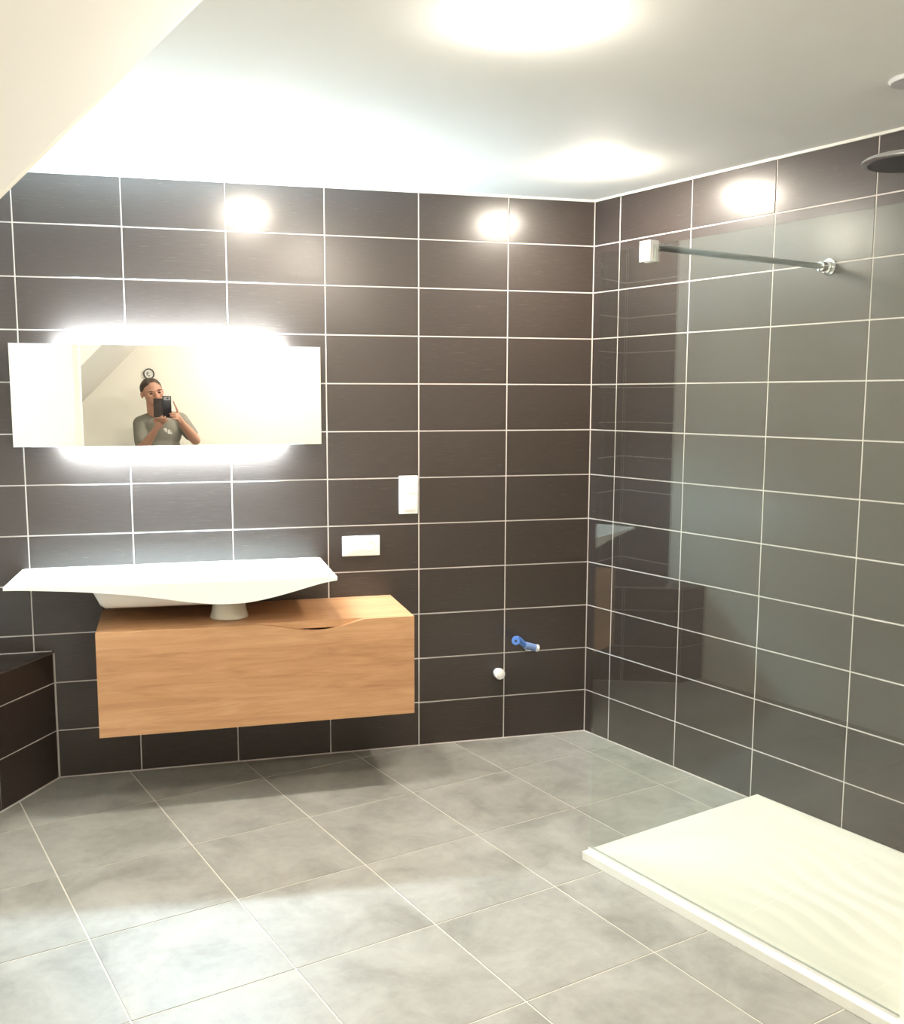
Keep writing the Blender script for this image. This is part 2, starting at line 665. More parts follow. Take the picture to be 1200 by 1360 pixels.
# top tiles, split in two by a joint
top = [(BX-0.004, -0.004), (BE.x, BE.y+0.002), (BR_.x, BR_.y+0.002), (pC.x+0.006, -0.004)]
mid = 0.5*(BX+P_BL.x)
for poly in (clip(top, -1, 0, -(mid+GR/2)), clip(top, 1, 0, mid-GR/2)):
    bm = bmesh.new()
    prism(bm, [lp(*p) for p in poly], BH-0.0085, BH)
    obj('top_tile', bm, M_TILE, ledge)
# pale corner bead along the front edge and up the wall joint
bm = bmesh.new()
tube(bm, [Vector((0, -0.003, BH-0.004)), BD*(bt-0.004)+Vector((0, 0, BH-0.004))], 0.0042, 8)
obj('edge_bead', bm, M_STEEL, ledge)
bm = bmesh.new()
tube(bm, [(0.001, -0.003, 0.001), (0.001, -0.003, BH-0.004)], 0.003, 8)
tube(bm, [Vector((0.003, -0.004, 0.002)), BD*(bt-0.003)+binn*0.002+Vector((0, 0, 0.002))], 0.003, 8)
tube(bm, [(-0.006, -0.003, BH+0.001), (P_BL.x-BX+0.012, -0.003, BH+0.001)], 0.0025, 8)
obj('joint_bead', bm, M_GROUT, ledge)

# ------------------------------------------------------------------ ceiling lamps
lamp_spots = [
    (Vector((-0.245, -0.60, H)), 'round white ceiling light shining in the corner above the glass screen'),
    (Vector((-1.455, -0.635, H)), 'round white ceiling light shining above the illuminated mirror'),
    (Vector((-1.005, -1.93, H)), 'round white ceiling light glowing in the middle of the ceiling'),
    (W(2.85, 1.57, H), 'round white ceiling light beyond the shower, above the open floor'),
    (Vector((-0.95, -4.30, H)), 'unseen round ceiling light added beside the person to brighten the rear cream wall'),  # added lamp out of view, brightens the rear wall seen in the mirror
]
for p, lab in lamp_spots:
    t = thing('ceiling_light', lab, 'ceiling light', p, 'round ceiling lights')
    bm = bmesh.new()
    lathe(bm, [(0.0812, -0.0005), (0.0812, -0.0025), (0.086, -0.003), (0.090, -0.002), (0.091, -0.0005)], 40)
    obj('trim_ring', bm, M_PLASTIC, t, angle=40)
    bm = bmesh.new()
    lathe(bm, [(0, -0.036)]+[(0.081*math.sin(a*PI/16), -0.005-0.031*math.cos(a*PI/16)) for a in range(1, 8)]+[(0.081, -0.005), (0.081, -0.001), (0, -0.001)], 40)
    obj('diffuser', bm, M_LAMP, t, smooth=True)

# ------------------------------------------------------------------ illuminated mirror
MX0, MX1, MZ0, MZ1 = -2.409, -1.218, 1.348, 1.7445
mir = thing('illuminated_mirror', 'wide frameless mirror with bright light strips above and below on the dark wall', 'mirror', ((MX0+MX1)/2, -0.045, MZ0))
mw = (MX1-MX0)/2
bm = bmesh.new()
box(bm, -mw, mw, 0.0, 0.005, 0, MZ1-MZ0)
bevel(bm, 0.001, 1)
obj('mirror_panel', bm, M_MIRROR, mir)
bx0, bx1 = -2.215-(MX0+MX1)/2, -1.385-(MX0+MX1)/2
bm = bmesh.new()
box(bm, bx0, bx1, 0.0055, 0.044, 0.022, MZ1-MZ0-0.022)
obj('back_box', bm, M_ALU, mir)
for z0, z1 in ((0.004, 0.0215), (MZ1-MZ0-0.0215, MZ1-MZ0-0.004)):
    bm = bmesh.new()
    box(bm, bx0, bx1, 0.008, 0.034, z0, z1)
    bevel(bm, 0.003, 2)
    obj('light_strip', bm, M_LED, mir)

# ------------------------------------------------------------------ oak vanity
VX0, VX1, VD, VZ0, VZ1 = -2.110, -0.9205, 0.441, 0.298, 0.690
van = thing('oak_vanity', 'wide wall-hung oak drawer cabinet under the white basin', 'cabinet', ((VX0+VX1)/2, 0, VZ0))
vw, vh = (VX1-VX0)/2, VZ1-VZ0
bm = bmesh.new()                                   # carcass, open at the front
box(bm, -vw, -vw+0.019, -VD+0.021, -0.001, 0, vh-0.0305)
box(bm, vw-0.019, vw, -VD+0.021, -0.001, 0, vh-0.0305)
box(bm, -vw+0.019, vw-0.019, -VD+0.021, -0.001, 0, 0.019)
box(bm, -vw+0.019, vw-0.019, -0.012, -0.001, 0.019, vh-0.0305)
obj('carcass', bm, M_OAK, van)
bm = bmesh.new()
box(bm, -vw, vw, -VD+0.0205, -0.001, vh-0.030, vh)
bevel(bm, 0.0012, 2)
obj('top_panel', bm, M_OAK, van)
bm = bmesh.new()                                   # drawer front with the scooped grip
xm = (VX0+VX1)/2
prof = [(-vw, 0.0), (vw, 0.0), (vw, vh)]
xa, xb = -1.118-xm, -1.535-xm
for k in range(25):
    u = k/24
    x = xa+(xb-xa)*u
    # skewed bell, deepest near x = -1.36
    uu = u**0.82
    prof.append((x, vh-0.0005-0.036*math.sin(PI*uu)**1.6))
prof.append((-vw, vh))
a = [bm.verts.new((x, -VD, z)) for x, z in prof]
b = [bm.verts.new((x, -VD+0.0195, z)) for x, z in prof]
bm.faces.new(a)
bm.faces.new(b[::-1])
for k in range(len(prof)):
    k2 = (k+1) % len(prof)
    bm.faces.new((a[k], b[k], b[k2], a[k2]))
obj('drawer_front', bm, M_OAK, van)
bm = bmesh.new()                                   # the drawer box behind it
box(bm, -vw+0.03, vw-0.03, -VD+0.0205, -VD+0.032, 0.03, vh-0.07)
box(bm, -vw+0.03, -vw+0.042, -VD+0.032, -0.03, 0.03, vh-0.07)
box(bm, vw-0.042, vw-0.03, -VD+0.032, -0.03, 0.03, vh-0.07)
box(bm, -vw+0.042, vw-0.042, -VD+0.032, -0.03, 0.03, 0.04)
obj('drawer_box', bm, M_OAK, van)

# ------------------------------------------------------------------ washbasin
RZ = 0.868
basin = thing('washbasin', 'white wing-shaped ceramic washbasin on the dark tiled wall over the vanity', 'washbasin', (-1.815, 0, 0.69))
SIL = [(-2.42, .855), (-2.30, .850), (-2.171, .843), (-2.043, .831), (-1.912, .815), (-1.779, .791), (-1.67, .777), (-1.56, .779), (-1.447, .801), (-1.361, .823), (-1.275, .846), (-1.226, .853)]


def sil(x):
    if x <= SIL[0][0]:
        return SIL[0][1]
    for (xa_, za), (xb_, zb) in zip(SIL, SIL[1:]):
        if x <= xb_:
            t_ = (x-xa_)/(xb_-xa_)
            return za+(zb-za)*t_
    return SIL[-1][1]


def ss(a_, b_, x):
    t_ = max(0.0, min(1.0, (x-a_)/(b_-a_)))
    return t_*t_*(3-2*t_)


def sil_s(x):
    return sum(sil(x+dx)*wt for dx, wt in ((-0.06, .1), (-.03, .22), (0, .36), (.03, .22), (.06, .1)))


NU, NV = 64, 28
bm = bmesh.new()
topv, botv = [], []
for jv in range(NV+1):
    vv = jv/NV
    vv = 1-(1-vv)**1.25
    rt_, rb_ = [], []
    for iu in range(NU+1):
        u = iu/NU
        xbk, xfr = -2.404+u*(2.404-1.224), -2.420+u*(2.420-1.228)
        yf = -0.388-(0.466-0.388)*u-0.018*math.sin(PI*u)
        x = xbk+(xfr-xbk)*vv
        y = -0.0012+yf*vv
        # top: rim with a shallow bowl
        ex = (x+1.70)/0.42
        ey = (y+0.235)/0.175
        r_ = (abs(ex)**3+abs(ey)**3)**(1/3)
        zt = RZ-0.075*(1-ss(0.55, 1.0, r_))
        # raised tap ledge at the wall, softly rounded outer edge
        edge = min(u, 1-u)*1.19
        zt -= 0.0025*(1-ss(0, 0.012, edge)) + 0.003*(1-ss(0, 0.012, (1-vv)*0.42))
        # underside
        bowl = ss(-2.150, -2.085, x)*(1-ss(-1.62, -1.46, x))*(1-ss(0.68, 0.90, vv))*ss(0.0, 0.05, vv)
        zfront = sil_s(x)
        zrim = 0.853
        zb = zrim+(zfront-zrim)*ss(0.45, 0.95, vv)
        zb = min(zb, zrim-bowl*(zrim-0.751))
        zb = min(zb, zt-0.008)
        rt_.append(bm.verts.new((x+1.815, y, zt-0.69)))
        rb_.append(bm.verts.new((x+1.815, y, zb-0.69)))
    topv.append(rt_)
    botv.append(rb_)
for j in range(NV):
    for i in range(NU):
        bm.faces.new((topv[j][i], topv[j+1][i], topv[j+1][i+1], topv[j][i+1]))
        bm.faces.new((botv[j][i], botv[j][i+1], botv[j+1][i+1], botv[j+1][i]))
for i in range(NU):
    bm.faces.new((topv[0][i], topv[0][i+1], botv[0][i+1], botv[0][i]))
    bm.faces.new((topv[NV][i], botv[NV][i], botv[NV][i+1], topv[NV][i+1]))
for j in range(NV):
    bm.faces.new((topv[j][0], botv[j][0], botv[j+1][0], topv[j+1][0]))
    bm.faces.new((topv[j][NU], topv[j+1][NU], botv[j+1][NU], botv[j][NU]))
obj('bowl', bm, M_CERAMIC, basin, angle=50)
bm = bmesh.new()
lathe(bm, [(0, 0.0005), (0.070, 0.0005), (0.074, 0.004), (0.066, 0.030), (0.062, 0.060), (0, 0.060)], 36, Matrix.Translation((-1.623+1.815, -0.275, 0)))
obj('drain_foot', bm, M_FOOT, basin, angle=40)
bm = bmesh.new()
lathe(bm, [(0, 0.0), (0.030, 0.0), (0.032, 0.003), (0.024, 0.006), (0, 0.006)], 28, Matrix.Translation((-1.66+1.815, -0.235, RZ-0.69-0.075)))
obj('drain_plug', bm, M_CHROME, basin, angle=40)

# ------------------------------------------------------------------ socket, switch
sk = thing('wall_socket', 'white double power socket plate on the dark tiles near the basin corner', 'socket', (-1.049, -0.0005, 0.9105))
bm = bmesh.new()
box(bm, -0.081, 0.081, -0.011, 0.0, -0.043, 0.043)
bevel(bm, 0.003, 2)
obj('plate', bm, M_PLASTIC, sk, angle=40)
for dx in (-0.036, 0.036):
    bm = bmesh.new()
    lathe(bm, [(0.0225, 0.0), (0.0225, 0.0035), (0.0205, 0.0035), (0.0195, -0.004), (0, -0.004)], 32, Matrix.Translation((dx, -0.0108, 0)) @ Matrix.Rotation(PI/2, 4, 'X'))
    s_ = obj('socket_well', bm, M_WELL, sk, angle=40)
    for px_ in (-0.0095, 0.0095):
        bm = bmesh.new()
        lathe(bm, [(0, -0.002), (0.0026, -0.002), (0.0026, 0.0008), (0, 0.0008)], 10, Matrix.Translation((dx+px_, -0.0088, -0.002)) @ Matrix.Rotation(PI/2, 4, 'X'))
        obj('pin_hole', bm, M_DARK, s_)
sw = thing('light_switch', 'white upright double wall switch plate on the dark tiles above the socket', 'switch', (-0.8405, -0.0005, 1.1245))
bm = bmesh.new()
box(bm, -0.0415, 0.0415, -0.010, 0.0, -0.0825, 0.0825)
bevel(bm, 0.003, 2)
obj('plate', bm, M_PLASTIC, sw, angle=40)
for dz in (-0.036, 0.036):
    bm = bmesh.new()
    box(bm, -0.031, 0.031, -0.0135, -0.0095, dz-0.031, dz+0.031)
    bevel(bm, 0.0012, 2)
    obj('rocker', bm, M_PLASTIC, sw, angle=40)

# ------------------------------------------------------------------ waste pipe and water supply stub for the missing toilet
wc = thing('waste_pipe_stub', 'round white pipe end cap sticking out of the dark tiles near the floor', 'pipe', (-0.4285, 0, 0.310))
bm = bmesh.new()
lathe(bm, [(0, -0.002), (0.019, -0.002), (0.019, 0.020), (0, 0.020)], 28, Matrix.Rotation(PI/2, 4, 'X'))
obj('pipe', bm, M_PLASTIC, wc, angle=40)
bm = bmesh.new()
lathe(bm, [(0, 0.0195), (0.021, 0.0195), (0.0245, 0.024), (0.0245, 0.038), (0.021, 0.045), (0.012, 0.048), (0, 0.049)], 28, Matrix.Rotation(PI/2, 4, 'X'))
obj('cap', bm, M_PLASTIC, wc, angle=40)
ws = thing('water_supply_stub', 'bent blue plastic water supply hose with fitting on the dark wall', 'hose', (-0.285, 0, 0.418))
bm = bmesh.new()
lathe(bm, [(0, -0.002), (0.017, -0.002), (0.017, 0.006), (0.011, 0.008), (0.011, 0.030), (0, 0.030)], 24, Matrix.Translation((0.0, 0, 0.0)) @ Matrix.Rotation(PI/2, 4, 'X'))
obj('wall_fitting', bm, M_CHROME, ws, angle=40)
bm = bmesh.new()
prof = [(0, 0)]
for k in range(9):
    prof += [(0.0165, 0.002+k*0.006), (0.0165, 0.005+k*0.006), (0.0145, 0.0055+k*0.006), (0.0145, 0.0075+k*0.006)]
prof.append((0, 0.057))
lathe(bm, prof, 20, align((0.022, -0.042, 0.004), (-0.030, -0.047, 0.020)))
obj('corrugated_sleeve', bm, M_PALEBLUE, ws, angle=40)
bm = bmesh.new()
lathe(bm, [(0, 0), (0.013, 0), (0.0165, 0.003), (0.0165, 0.012), (0.012, 0.014), (0, 0.014)], 20, align((0.036, -0.0405, 0.000), (0.020, -0.042, 0.005)))
obj('collar', bm, M_PLASTIC, ws, angle=40)
bm = bmesh.new()
tube(bm, [(-0.026, -0.047, 0.019), (-0.040, -0.050, 0.030), (-0.056, -0.055, 0.044), (-0.072, -0.064, 0.053), (-0.084, -0.078, 0.055), (-0.089, -0.090, 0.054)],
     [0.011, 0.0125, 0.0145, 0.0165, 0.0180, 0.0182], 20)
hose = obj('hose_end', bm, M_BLUE, ws, angle=50)
bm = bmesh.new()
lathe(bm, [(0, 0), (0.0055, 0), (0.0055, 0.0012), (0, 0.0012)], 16, align((-0.0889, -0.0898, 0.054), (-0.0915, -0.0965, 0.0535)))
obj('bore', bm, M_DARK, hose)

# ------------------------------------------------------------------ shower tray
TS0, TS1, TD1, TZ = 0.985, 2.40, 0.892, 0.032
tray = thing('shower_tray', 'low cream-white shower tray with rippled surface along the tiled wall', 'shower tray', W(TS0, 0.0), rotz=PHI)
# local x runs along the wall, local -y into the room
NX, NY = 150, 96
bm = bmesh.new()
grid = []
Ln, Wd = TS1-TS0, TD1
for i in range(NX+1):
    rowv = []
    for j in range(NY+1):
        x = Ln*i/NX
        y = 0.002+(Wd-0.002)*j/NY
        border = min(x, Ln-x, y, Wd-y)
        inn = ss(0.055, 0.12, border)
        fade = ss(0.12, 0.75, x+0.25*(0.45-y))
        ph = 2*PI*(y/0.085 + 0.55*math.sin(2.6*x+3.0*y+0.4) + 0.30*math.sin(6.3*x-5.0*y+1.2) + 0.16*math.sin(13*x+9*y))
        saw = 0.5+0.5*math.sin(ph+0.55*math.sin(ph))
        amp = 0.0042*(0.65+0.35*math.sin(4.1*x+6.7*y+2.0))
        z = TZ-inn*0.004-inn*fade*amp*saw
        if border < 0.004:
            z -= 0.0025
        rowv.append(bm.verts.new((x, -y, z)))
    grid.append(rowv)
for i in range(NX):
    for j in range(NY):
        bm.faces.new((grid[i][j], grid[i][j+1], grid[i+1][j+1], grid[i+1][j]))
loop = [grid[i][0] for i in range(NX+1)]+[grid[NX][j] for j in range(1, NY+1)]+[grid[i][NY] for i in range(NX-1, -1, -1)]+[grid[0][j] for j in range(NY-1, 0, -1)]
low = [bm.verts.new((v_.co.x, v_.co.y, 0.0006)) for v_ in loop]
for k in range(len(loop)):
    k2 = (k+1) % len(loop)
    bm.faces.new((loop[k], loop[k2], low[k2], low[k]))
bm.faces.new(low)
obj('tray_body', bm, M_TRAY, tray, angle=45)
bm = bmesh.new()
lathe(bm, [(0, 0.0), (0.058, 0.0), (0.060, 0.003), (0.052, 0.006), (0, 0.007)], 32, Matrix.Translation((Ln-0.18, -Wd/2, TZ-0.006)))
obj('drain_cover', bm, M_TRAY, tray, angle=40)

# ------------------------------------------------------------------ glass screen with its support bar
GS0, GS1, GDm, GZ0, GZ1 = 0.975+0.012, 2.100, 0.862, TZ+0.002, 1.986
scr = thing('shower_screen', 'clear glass shower screen with chrome support bar standing on the cream tray', 'shower screen', W(GS0, GDm), rotz=PHI)
bm = bmesh.new()
box(bm, 0, GS1-GS0, -0.004, 0.004, GZ0, GZ1)
me = mesh(bm, 'glass_panel')
me.materials.append(M_GLASS)
link('glass_panel', me, None, scr)
bm = bmesh.new()
box(bm, 0, GS1-GS0, -0.0055, -0.0042, TZ-0.0002, TZ+0.008)
box(bm, 0, GS1-GS0, 0.0042, 0.0055, TZ-0.0002, TZ+0.008)
obj('seal_strip', bm, M_WELL, scr)
BS, BZ = 1.186-GS0, 1.988
bm = bmesh.new()
box(bm, BS-0.022, BS+0.022, -0.017, -0.0045, BZ-0.048, BZ+0.012)
box(bm, BS-0.022, BS+0.022, 0.0045, 0.017, BZ-0.048, BZ+0.012)
box(bm, BS-0.022, BS+0.022, -0.0045, 0.0045, GZ1+0.0008, BZ+0.012)
obj('glass_clamp', bm, M_SATIN, scr)
bm = bmesh.new()
tube(bm, [(BS, 0.0165, BZ-0.004), (BS, GDm-0.030, BZ-0.004)], 0.0095, 18)
obj('support_rod', bm, M_STEEL, scr, angle=50)
bm = bmesh.new()
lathe(bm, [(0.0098, 0), (0.0155, 0.001), (0.0155, 0.022), (0.0098, 0.024)], 24, align((BS, 0.0175, BZ-0.004), (BS, 1, BZ-0.004)))
obj('rod_collar', bm, M_CHROME, scr, angle=40)
bm = bmesh.new()
lathe(bm, [(0.0098, 0), (0.0165, 0.001), (0.0165, 0.030), (0.021, 0.031), (0.021, 0.044), (0.028, 0.0445), (0.028, 0.0515), (0, 0.0515)], 28, align((BS, GDm-0.053, BZ-0.004), (BS, GDm, BZ-0.004)))
obj('wall_mount', bm, M_CHROME, scr, angle=40)

# ------------------------------------------------------------------ ceiling rain shower
rs = thing('rain_shower', 'round chrome rain shower head hanging from the ceiling on a short arm', 'shower head', W(1.735, 0.435, H))
bm = bmesh.new()
lathe(bm, [(0, -0.0005), (0.068, -0.0005), (0.070, -0.004), (0.064, -0.012), (0.014, -0.016), (0, -0.016)], 32)
obj('ceiling_flange', bm, M_SATIN, rs, angle=40)
bm = bmesh.new()
lathe(bm, [(0, -0.013), (0.011, -0.013), (0.011, -0.172), (0, -0.172)], 24)
obj('arm', bm, M_CHROME, rs, angle=40)
bm = bmesh.new()
lathe(bm, [(0, -0.165), (0.017, -0.165), (0.019, -0.172), (0.017, -0.185), (0.030, -0.192), (0.075, -0.199), (0.118, -0.206), (0.126, -0.211), (0.127, -0.216), (0.122, -0.220), (0, -0.220)], 48)
hd = obj('shower_head', bm, M_HEAD, rs, angle=50)
bm = bmesh.new()
lathe(bm, [(0, -0.2195), (0.112, -0.2195), (0.110, -0.2225), (0, -0.2225)], 40)
obj('nozzle_plate', bm, M_DARK, hd, angle=40)

# ------------------------------------------------------------------ round badge on the wall behind the person
bd = thing('wall_badge', 'small round black-rimmed white disc on the cream wall above the person', 'badge', (-1.977, YB+0.0005, 1.737))
RY = Matrix.Rotation(-PI/2, 4, 'X')
bm = bmesh.new()
lathe(bm, [(0.037, 0), (0.046, 0), (0.046, 0.012), (0.037, 0.012), (0.037, 0)], 36, RY)
obj('rim', bm, M_BADGE_RIM, bd, angle=40)
bm = bmesh.new()
lathe(bm, [(0, 0), (0.0368, 0), (0.0368, 0.008), (0, 0.008)], 36, RY)
obj('face', bm, M_BADGE, bd, angle=40)
bm = bmesh.new()
box(bm, -0.018, -0.012, 0.0082, 0.0095, -0.014, 0.014)
box(bm, -0.012, 0.000, 0.0082, 0.0095, 0.006, 0.012)
box(bm, -0.004, 0.008, 0.0082, 0.0095, -0.020, -0.012)
obj('mark', bm, M_BADGE_RIM, bd)

# ------------------------------------------------------------------ smartphone with flip cover
PH_C = Vector((-1.835, -4.1985, 1.462))
phn = thing('smartphone', 'black smartphone with open flip cover held up by the person', 'phone', PH_C, rotz=-0.12)
bm = bmesh.new()
box(bm, -0.034, 0.034, -0.005, 0.005, -0.086, 0.086)
bevel(bm, 0.0035, 2)
obj('shell', bm, M_PHONE, phn, angle=40)
bm = bmesh.new()
box(bm, -0.026, 0.026, 0.0048, 0.0062, 0.054, 0.080)
obj('camera_window', bm, M_STEEL, phn)
bm = bmesh.new()
lathe(bm, [(0, 0), (0.007, 0), (0.008, 0.002), (0.006, 0.0025), (0, 0.0022)], 20, Matrix.Translation((0.006, 0.0061, 0.0795-0.012)) @ RY)
obj('camera_lens', bm, M_DARK, phn)
bm = bmesh.new()
box(bm, -0.104, -0.034, -0.003, 0.0015, -0.082, 0.066)
bevel(bm, 0.001, 1)
bmesh.ops.rotate(bm, cent=(-0.034, 0, 0), matrix=Matrix.Rotation(0.18, 3, 'Z'), verts=bm.verts)
obj('flip_cover', bm, M_COVER, phn)

# ------------------------------------------------------------------ person taking the photograph
per = thing('person', 'person in grey-green t-shirt holding up a phone, reflected in the mirror', 'person', (-1.90, -4.63, 0))
OFF = Vector((-1.90, -4.63, 0))


def fuse(name, bm, m, parent, voxel, smooth=2):
    """melt overlapping volumes into one continuous surface"""
    bmesh.ops.recalc_face_normals(bm, faces=bm.faces)
    me = bpy.data.meshes.new(name)
    bm.to_mesh(me)
    bm.free()
    tmp = bpy.data.objects.new('tmp', me)
    COL.objects.link(tmp)
    md = tmp.modifiers.new('r', 'REMESH')
    md.mode = 'VOXEL'
    md.voxel_size = voxel
    sm = tmp.modifiers.new('s', 'SMOOTH')
    sm.iterations = smooth
    sm.factor = 0.5
    dg = bpy.context.evaluated_depsgraph_get()
    out_ = bpy.data.meshes.new_from_object(tmp.evaluated_get(dg))
    bpy.data.objects.remove(tmp)
    out_.materials.clear()
    o = link(name, out_, m, parent, smooth=True)
    o.location = -OFF
    return o


HC = Vector((-1.950, -4.575, 1.580))               # head centre
TILT = -0.16                                       # head leans to the side of its left shoulder
HM = Matrix.Translation(HC) @ Matrix.Rotation(TILT, 4, 'Y') @ Matrix.Rotation(-0.30, 4, 'Z') @ Matrix.Rotation(-0.10, 4, 'X') @ Matrix.Diagonal((1.12, 1.06, 1.0, 1))


def hp(x, y, z):
    return HM @ Vector((x, y, z))


def hball(bm, c, r):
    bmesh.ops.create_uvsphere(bm, u_segments=20, v_segments=14, radius=1, matrix=HM @ Matrix.Translation(c) @ Matrix.Diagonal((*r, 1)))


shL, shR = Vector((-2.050, -4.635, 1.318)), Vector((-1.732, -4.635, 1.348))
elL, elR = Vector((-2.045, -4.50, 1.105)), Vector((-1.615, -4.515, 1.185))
wrL, wrR = Vector((-1.945, -4.315, 1.255)), Vector((-1.712, -4.315, 1.318))
haL, haR = Vector((-1.903, -4.262, 1.325)), Vector((-1.752, -4.250, 1.378))
pel = Vector((-1.895, -4.64, 0.95))
bm = bmesh.new()
# head: skull, face, jaw, nose, ears, brow
hball(bm, (0, -0.015, 0.025), (0.074, 0.093, 0.086))
hball(bm, (0, 0.022, -0.030), (0.064, 0.066, 0.078))
hball(bm, (0, 0.040, -0.075), (0.040, 0.044, 0.036))
hball(bm, (0, 0.066, 0.016), (0.050, 0.020, 0.014))
hball(bm, (0, 0.092, -0.020), (0.013, 0.020, 0.024))
hball(bm, (0, 0.102, -0.032), (0.014, 0.013, 0.010))
hball(bm, (0, 0.080, -0.062), (0.024, 0.010, 0.010))
for sx_ in (-1, 1):
    hball(bm, (sx_*0.076, -0.012, -0.012), (0.010, 0.020, 0.030))
    hball(bm, (sx_*0.040, 0.062, -0.022), (0.022, 0.020, 0.022))
# neck, torso
capsule(bm, (-1.930, -4.625, 1.40), 0.068, hp(0, -0.02, -0.06), 0.054)
capsule(bm, (-1.910, -4.640, 1.365), 0.072, (-1.925, -4.630, 1.44), 0.060)
ball(bm, (-1.893, -4.640, 1.255), (0.165, 0.105, 0.165))
ball(bm, (-1.895, -4.640, 1.090), (0.145, 0.100, 0.190))
ball(bm, pel, (0.160, 0.110, 0.130))
# arms
for s_, e_, w_, h_ in ((shL, elL, wrL, haL), (shR, elR, wrR, haR)):
    capsule(bm, Vector((-1.91, -4.64, 1.365)), 0.062, s_, 0.058)
    capsule(bm, s_, 0.058, e_, 0.043)
    capsule(bm, e_, 0.043, e_+(w_-e_)*0.35, 0.042)
    capsule(bm, e_+(w_-e_)*0.35, 0.042, w_, 0.027)
# legs
for sx_ in (-1, 1):
    hip = pel+Vector((sx_*0.085, 0, -0.04))
    kn = Vector((hip.x+sx_*0.02, hip.y+0.015, 0.50))
    an = Vector((kn.x+sx_*0.01, kn.y-0.03, 0.10))
    capsule(bm, hip, 0.085, kn, 0.055)
    capsule(bm, kn, 0.055, kn+(an-kn)*0.35, 0.054)
    capsule(bm, kn+(an-kn)*0.35, 0.054, an, 0.036)
    ball(bm, (an.x, an.y+0.06, 0.050), (0.040, 0.115, 0.035))


def finger(bm, pts, r0):
    for k in range(len(pts)-1):
        capsule(bm, pts[k], r0*(1-0.10*k), pts[k+1], r0*(1-0.10*(k+1)), 10)


# left hand: palm under the phone, fingers up across its back, thumb on the screen side
ball(bm, haL+Vector((0.005, -0.004, 0.002)), (0.036, 0.017, 0.044), (0.1, 0.45, 0))
capsule(bm, wrL, 0.026, haL, 0.024)
base = haL+Vector((0.010, 0.006, 0.030))
for k in range(4):
    b0 = haL+Vector((-0.016+0.017*k, 0.006, 0.034-0.010*k))
    lk = (0.92, 1.0, 0.95, 0.78)[k]
    finger(bm, [b0, b0+Vector((0.014, 0.052, 0.012))*lk, b0+Vector((0.034, 0.070, 0.024))*lk, b0+Vector((0.052, 0.070, 0.036))*lk], 0.0088)
t0 = haL+Vector((-0.022, -0.002, 0.004))
finger(bm, [t0, t0+Vector((-0.012, 0.020, 0.030)), t0+Vector((0.004, 0.036, 0.058))], 0.0100)
# right hand: grips the edge, index finger raised beside the phone
ball(bm, haR+Vector((0.000, -0.004, 0.004)), (0.020, 0.032, 0.046), (0, -0.25, 0.3))
capsule(bm, wrR, 0.026, haR, 0.025)
i0 = haR+Vector((0.000, 0.016, 0.042))
finger(bm, [i0, i0+Vector((-0.014, 0.014, 0.040)), i0+Vector((-0.026, 0.020, 0.066)), i0+Vector((-0.034, 0.020, 0.086))], 0.0088)
for k in range(3):
    b0 = haR+Vector((-0.004, 0.024, 0.022-0.018*k))
    lk = (1.0, 0.95, 0.8)[k]
    finger(bm, [b0, b0+Vector((-0.016, 0.044, 0.006))*lk, b0+Vector((-0.042, 0.054, 0.008))*lk, b0+Vector((-0.062, 0.052, 0.006))*lk], 0.0088)
t0 = haR+Vector((-0.012, -0.012, 0.010))
finger(bm, [t0, t0+Vector((-0.026, 0.022, 0.022)), t0+Vector((-0.046, 0.040, 0.036))], 0.0100)
fuse('body', bm, M_SKIN, per, 0.0048, 2)

# hair: close-cropped cap with a high forehead
bm = bmesh.new()
bmesh.ops.create_uvsphere(bm, u_segments=72, v_segments=48, radius=1, matrix=HM @ Matrix.Translation((0, -0.022, 0.030)) @ Matrix.Diagonal((0.0785, 0.0935, 0.0875, 1)))
geom = [v_ for v_ in bm.verts]
inv = HM.inverted()
kill = []
for v_ in geom:
    q = inv @ v_.co
    if q.z < -0.028+1.05*max(0.0, q.y+0.03) - 0.4*max(0.0, -q.y-0.03):
        kill.append(v_)
bmesh.ops.delete(bm, geom=kill, context='VERTS')
hr = obj('hair', bm, M_HAIR, per, smooth=True)
hr.location = -OFF
md = hr.modifiers.new('thick', 'SOLIDIFY')
md.thickness = 0.006
for sx_ in (-1, 1):
    bm = bmesh.new()
    hball(bm, (sx_*0.031, 0.079, -0.004), (0.012, 0.009, 0.006))
    o = obj('eye', bm, M_EYE, per, smooth=True)
    o.location = -OFF
    bm = bmesh.new()
    hball(bm, (sx_*0.033, 0.081, 0.018), (0.019, 0.007, 0.004))
    o = obj('eyebrow', bm, M_HAIR, per, smooth=True)
    o.location = -OFF
bm = bmesh.new()
hball(bm, (0, 0.088, -0.060), (0.022, 0.008, 0.005))
o = obj('mouth', bm, M_LIP, per, smooth=True)
o.location = -OFF

# t-shirt: same build, a little larger, sleeves to above the elbow
bm = bmesh.new()
ball(bm, (-1.893, -4.640, 1.255), (0.178, 0.118, 0.170))
ball(bm, (-1.895, -4.640, 1.090), (0.165, 0.118, 0.200))
capsule(bm, (-1.895, -4.640, 0.93), 0.125, (-1.895, -4.640, 1.10), 0.125)
ball(bm, (-1.895, -4.640, 0.955), (0.176, 0.124, 0.075))
capsule(bm, (-1.905, -4.64, 1.360), 0.078, (-1.920, -4.635, 1.385), 0.072)
for s_, e_ in ((shL, elL), (shR, elR)):
    capsule(bm, Vector((-1.91, -4.64, 1.368)), 0.070, s_, 0.066)
    capsule(bm, s_, 0.066, s_+(e_-s_)*0.70, 0.060)
shirt = fuse('t_shirt', bm, M_SHIRT, per, 0.0075, 3)
N, L, B = nodes(M_SHIRT)                            # pale printed motif on the chest, grey towards the hem
tc = N.new('ShaderNodeTexCoord')
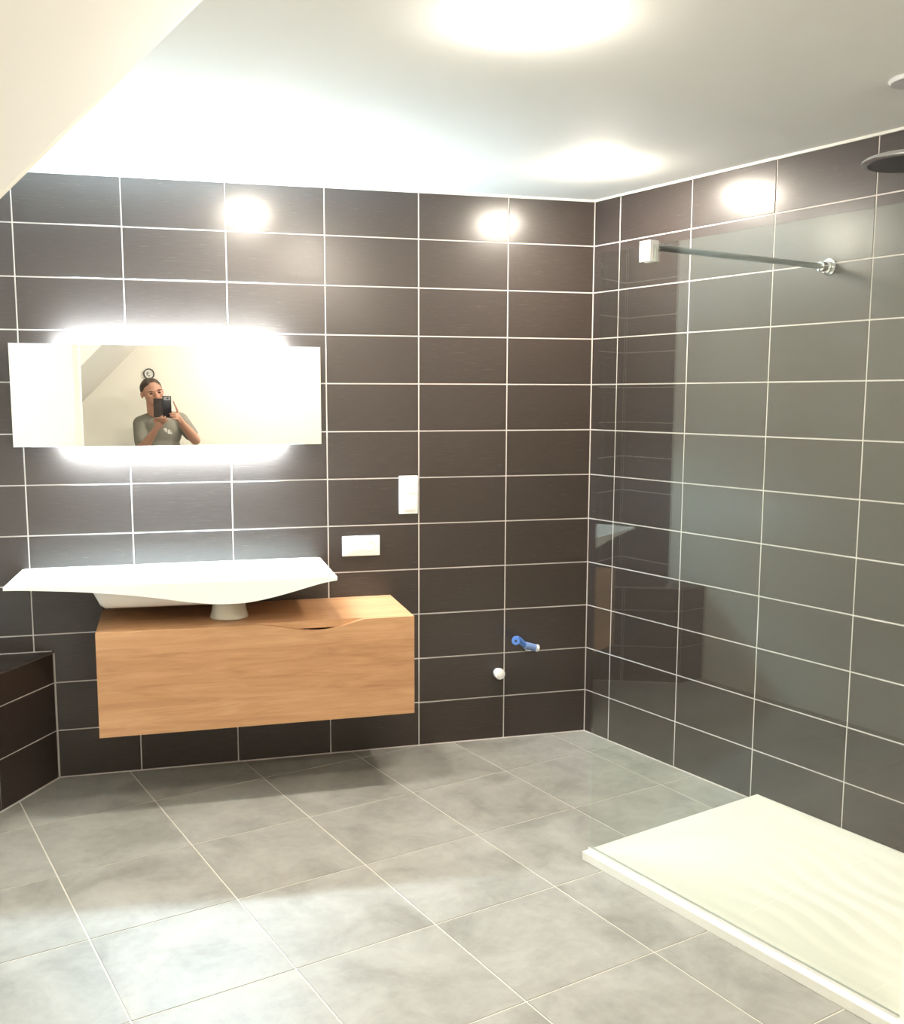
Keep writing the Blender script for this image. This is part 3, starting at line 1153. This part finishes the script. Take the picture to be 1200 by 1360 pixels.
mpp = N.new('ShaderNodeMapping')
mpp.inputs['Location'].default_value = (1.832, 0, -1.258)
mpp.inputs['Rotation'].default_value = (0, 0, 0)
L.new(tc.outputs['Object'], mpp.inputs['Vector'])
sx3 = N.new('ShaderNodeSeparateXYZ')
L.new(mpp.outputs[0], sx3.inputs[0])


def mth(op, a_, b_=None, c_=None):
    n = N.new('ShaderNodeMath')
    n.operation = op
    for k, q in enumerate((a_, b_, c_)):
        if q is None:
            continue
        if isinstance(q, (int, float)):
            n.inputs[k].default_value = q
        else:
            L.new(q, n.inputs[k])
    return n.outputs[0]


uu = mth('MULTIPLY_ADD', sx3.outputs['Z'], -0.9, sx3.outputs['X'])
vv = mth('MULTIPLY_ADD', sx3.outputs['Z'], 1.0, mth('MULTIPLY', sx3.outputs['X'], 0.7))
el = mth('ADD', mth('POWER', mth('DIVIDE', uu, 0.055), 2), mth('POWER', mth('DIVIDE', vv, 0.020), 2))
ns = noise(N, L, tc.outputs['Object'], 60.0, 3)
mask = mth('MULTIPLY', mth('LESS_THAN', el, 1.0), mth('GREATER_THAN', ns, 0.46))
mask = mth('MULTIPLY', mask, mth('GREATER_THAN', sx3.outputs['Y'], -4.60))
mc = N.new('ShaderNodeMix')
mc.data_type = 'RGBA'
mc.inputs['A'].default_value = (0.24, 0.235, 0.20, 1)
mc.inputs['B'].default_value = (0.80, 0.80, 0.76, 1)
L.new(mask, mc.inputs['Factor'])
L.new(mc.outputs['Result'], B.inputs['Base Color'])

# trousers and shoes
bm = bmesh.new()
ball(bm, pel+Vector((0, 0, -0.01)), (0.168, 0.118, 0.115))
for sx_ in (-1, 1):
    hip = pel+Vector((sx_*0.085, 0, -0.04))
    kn = Vector((hip.x+sx_*0.02, hip.y+0.015, 0.50))
    an = Vector((kn.x+sx_*0.01, kn.y-0.03, 0.12))
    capsule(bm, hip, 0.094, kn, 0.070)
    capsule(bm, kn, 0.070, an, 0.060)
fuse('trousers', bm, M_JEANS, per, 0.009, 3)
for sx_ in (-1, 1):
    x = pel.x+sx_*0.115
    bm = bmesh.new()
    ball(bm, (x, -4.59, 0.055), (0.048, 0.130, 0.050))
    ball(bm, (x, -4.67, 0.075), (0.044, 0.060, 0.055))
    box(bm, x-0.045, x+0.045, -4.71, -4.475, 0.003, 0.03)
    fuse('shoe', bm, M_SHOE, per, 0.006, 4)
